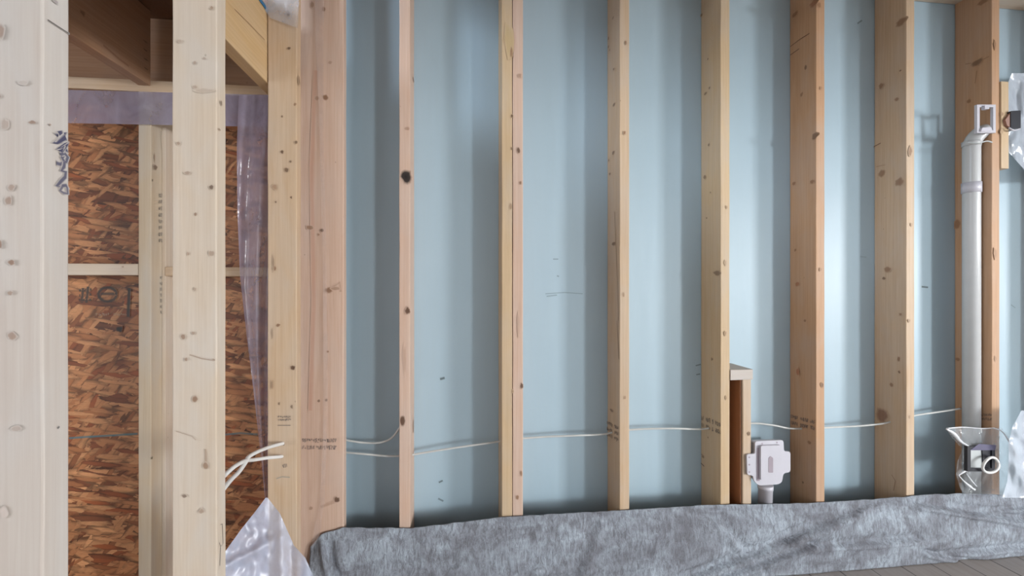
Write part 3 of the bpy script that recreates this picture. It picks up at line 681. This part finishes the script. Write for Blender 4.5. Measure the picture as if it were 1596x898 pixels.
# ------------------------------------------------------------------ upright pipe with its bracket on the right
pxc = onY(1514, 400, 63.9); pr = 1.15
cv_ = empty('conduit_pipe', (pxc.x, 63.9, 1.6), 'pale grey upright pipe bending into a white bracket near the right edge', 'pipe')
zt = onY(1514, 232, 63.9).z
br_c = onY(1538, 186, 62.0)
pts = [Vector((pxc.x, 63.9, 1.6)), Vector((pxc.x, 63.9, zt-6)), Vector((pxc.x, 63.9, zt))]
for k in range(1, 9):
    a = k/8*PI/2; pts.append(Vector((pxc.x+2.3*(1-math.cos(a)), 63.9-.7*(1-math.cos(a)), zt+2.9*math.sin(a))))
m = MB(); m.tube(pts, pr, 24); m.build('tube', M_pipe, cv_)
m = MB(); z1 = onY(1514, 301, 63.9).z; z2 = onY(1514, 285, 63.9).z
m.tube([(pxc.x, 63.9, z1), (pxc.x, 63.9, z2)], pr+.12, 24); m.build('coupling', M_white, cv_)
m = MB(); z1 = onY(1514, 228, 63.9).z; m.tube([(pxc.x, 63.9, z1), (pxc.x, 63.9, z1+.8)], pr+.08, 24); m.build('coupling', M_pipe, cv_)
# bracket : open rectangular frame
def ring(mb, x0, x1, y0, y1, t, Y, depth):
    a = [onY(x0, y0, Y), onY(x1, y0, Y), onY(x1, y1, Y), onY(x0, y1, Y)]; b = [onY(x0+t, y0+t, Y), onY(x1-t, y0+t, Y), onY(x1-t, y1-t, Y), onY(x0+t, y1-t, Y)]
    D = Vector((0, depth, 0)); vs = a+b+[p+D for p in a]+[p+D for p in b]; fs = []
    for i in range(4):
        j = (i+1) % 4
        fs += [(i, i+4, j+4, j), (i, j, j+8, i+8), (i+4, i+12, j+12, j+4), (i+8, j+8, j+12, i+12)]
    mb.add(vs, fs)
bk = empty('mounting_bracket', tuple(br_c), 'small white rectangular bracket at the head of the upright pipe', 'bracket')
m = MB(); ring(m, 1523, 1552, 163, 207, 4, 61.5, .4); m.build('frame', M_white, bk)
m = MB(); plate(m, [(1531, 199), (1545, 198), (1547, 204), (1529, 205)], 61.25, .4, 1.5); m.build('tab', M_white, bk); m = MB(); plate(m, [(1535, 164), (1542, 164), (1542, 170), (1535, 170)], 61.2, .5, 1); m.build('tab', M_white, bk)
m = MB(); m.tube(smooth_path([onY(1508, 222, 62.2), onY(1524, 223, 61.6), onY(1538, 220, 61.4), onY(1546, 222, 61.6)]), .1, 8); m.build('screw', M_grey, bk)
# wooden cleat on the right stud
xk = wx(6)
tag(lumber('cleat', (xk+.02, YF-.2, onY(1563, 263, YF).z), (xk+1.5, YF+1.6, onY(1563, 128, YF).z), 'z', W_gold, [kY(1562, 178, 3, 3, YF-.2, BR, .6), kY(1561, 205, 3, 4, YF-.2, BR, .4)]), 'short golden wood cleat beside the upper plastic bag', 'cleat')

# upper plastic pouch with black box
ub = empty('outlet_box', tuple(onY(1583, 200, 62.6)), 'black box inside the white plastic bag at the upper right edge', 'electrical box')
m = MB(); plate(m, [(1575.5, 173), (1591, 172), (1591, 200), (1575.5, 200)], 61.5, 1.6, 1.2); m.build('box_body', M_black, ub)
m = MB(); plate(m, [(1567, 187), (1575.5, 175), (1575.5, 199), (1570, 196)], 61.6, .8, .8); m.build('side_tab', M_brick, ub)
m = MB(); m.tube(smooth_path([onY(1572, 199, 61.5), onY(1580, 203, 61.3), onY(1589, 201, 61.5)]), .12, 8); m.build('wire_clip', M_white, ub)
sheet('plastic_bag', [(114, 1577, 1640), (130, 1571, 1650), (170, 1567, 1660), (205, 1566, 1660), (235, 1570, 1660), (255, 1588, 1660), (280, 1610, 1660)], 64.2, M_filmwhite, 'white plastic bag around the black box at the upper right edge', 'plastic bag', nu=36, nv=36, amp=.9, seed=12)

# lower pouch with black box and ring
lb = empty('outlet_box', tuple(onY(1530, 735, 61.6)), 'black square box frame amid the lower clear plastic bag', 'electrical box')
m = MB(); ring(m, 1508, 1551, 696, 735, 5, 60.6, .5); plate(m, [(1531, 699), (1547, 699), (1547, 732), (1533, 732)], 60.75, .3, 1); m.build('box_body', M_black, lb)
m = MB(); plate(m, [(1513, 701), (1531, 701), (1533, 731), (1513, 731)], 60.9, .1, 1); m.build('back_plate', M_grey, lb)
m = MB(); plate(m, [(1526, 692), (1553, 694), (1551, 702), (1512, 702)], 60.55, .04, 1.5); m.build('cover_flap', plain('violet_grey_flap', (.10, .09, .16), .35), lb)
m = MB(); c = onY(1544, 725, 60.0)
m.tube([c+Vector((1.45*math.cos(2*PI*k/28), .1*math.sin(4*PI*k/28), 1.2*math.sin(2*PI*k/28)+.15*math.cos(2*PI*k/28))) for k in range(29)], .2, 10)
tag(m.build('cable_coil', M_cable, origin=tuple(c)), 'loop of white cable in front of the lower black box', 'cable')
sheet('plastic_bag', [(667, 1474, 1560), (680, 1482, 1575), (700, 1500, 1592), (720, 1492, 1600), (740, 1490, 1605), (760, 1496, 1615), (771, 1502, 1620)], 61.55, M_filmclear,
      'clear crumpled plastic bag behind the lower black box frame', 'plastic bag', nu=50, nv=50, amp=.4, seed=21, fold=lambda x, y, s: -.5*math.exp(-(((y-667)-(x-1474)*.75)/6)**2)+.3*math.sin(x*.21+y*.13)*math.exp(-((y-745)/22)**2))
sheet('plastic_bag', [(640, 1592, 1650), (665, 1578, 1655), (690, 1572, 1660), (720, 1572, 1660), (750, 1570, 1660), (776, 1562, 1660)], 59.2, M_filmwhite,
      'second white plastic bag bulging in at the lower right edge', 'plastic bag', nu=40, nv=50, amp=.7, seed=33, fold=lambda x, y, s: .25*math.sin((x*.8-y)*.09+2*noise.noise(Vector((x*.02, y*.03, 4)))))

bag = next(o for o in bpy.data.objects if o.get('label', '').startswith('clear crumpled'))
M_fold = film('folded_poly_film', (.85, .86, .9), .85, .15)
bag['_o'] = tuple(v/S for v in bag.location)
for ps, rr in (([(1475, 669), (1486, 676), (1497, 688), (1512, 697)], [.1, .32, .22, .08]), ([(1546, 667), (1562, 673), (1575, 692), (1584, 711), (1592, 727)], [.05, .1, .14, .18, .08]), ([(1476, 668), (1500, 666), (1530, 668), (1550, 667)], [.1, .08, .05, .05]),
               ([(1494, 741), (1501, 736), (1508, 733)], [.08, .16, .06]), ([(1494, 741), (1502, 750), (1511, 758), (1518, 763)], [.06, .1, .25, .08]), ([(1506, 738), (1514, 749), (1522, 758)], [.04, .1, .05]), ([(1512, 706), (1506, 722), (1507, 736)], [.05, .08, .05])):
    m = MB(); pp = smooth_path([onY(x_, y_, 60.95) for x_, y_ in ps], 6); n_ = len(pp)
    rl = [rr[min(int(i/(n_-1)*(len(rr)-1)), len(rr)-2)]*(1-(i/(n_-1)*(len(rr)-1)) % 1)+rr[min(int(i/(n_-1)*(len(rr)-1))+1, len(rr)-1)]*((i/(n_-1)*(len(rr)-1)) % 1) for i in range(n_)]
    m.tube(pp, rl, 8); m.build('fold', M_fold, bag)
for o in bpy.data.objects:
    if '_o' in o: del o['_o']
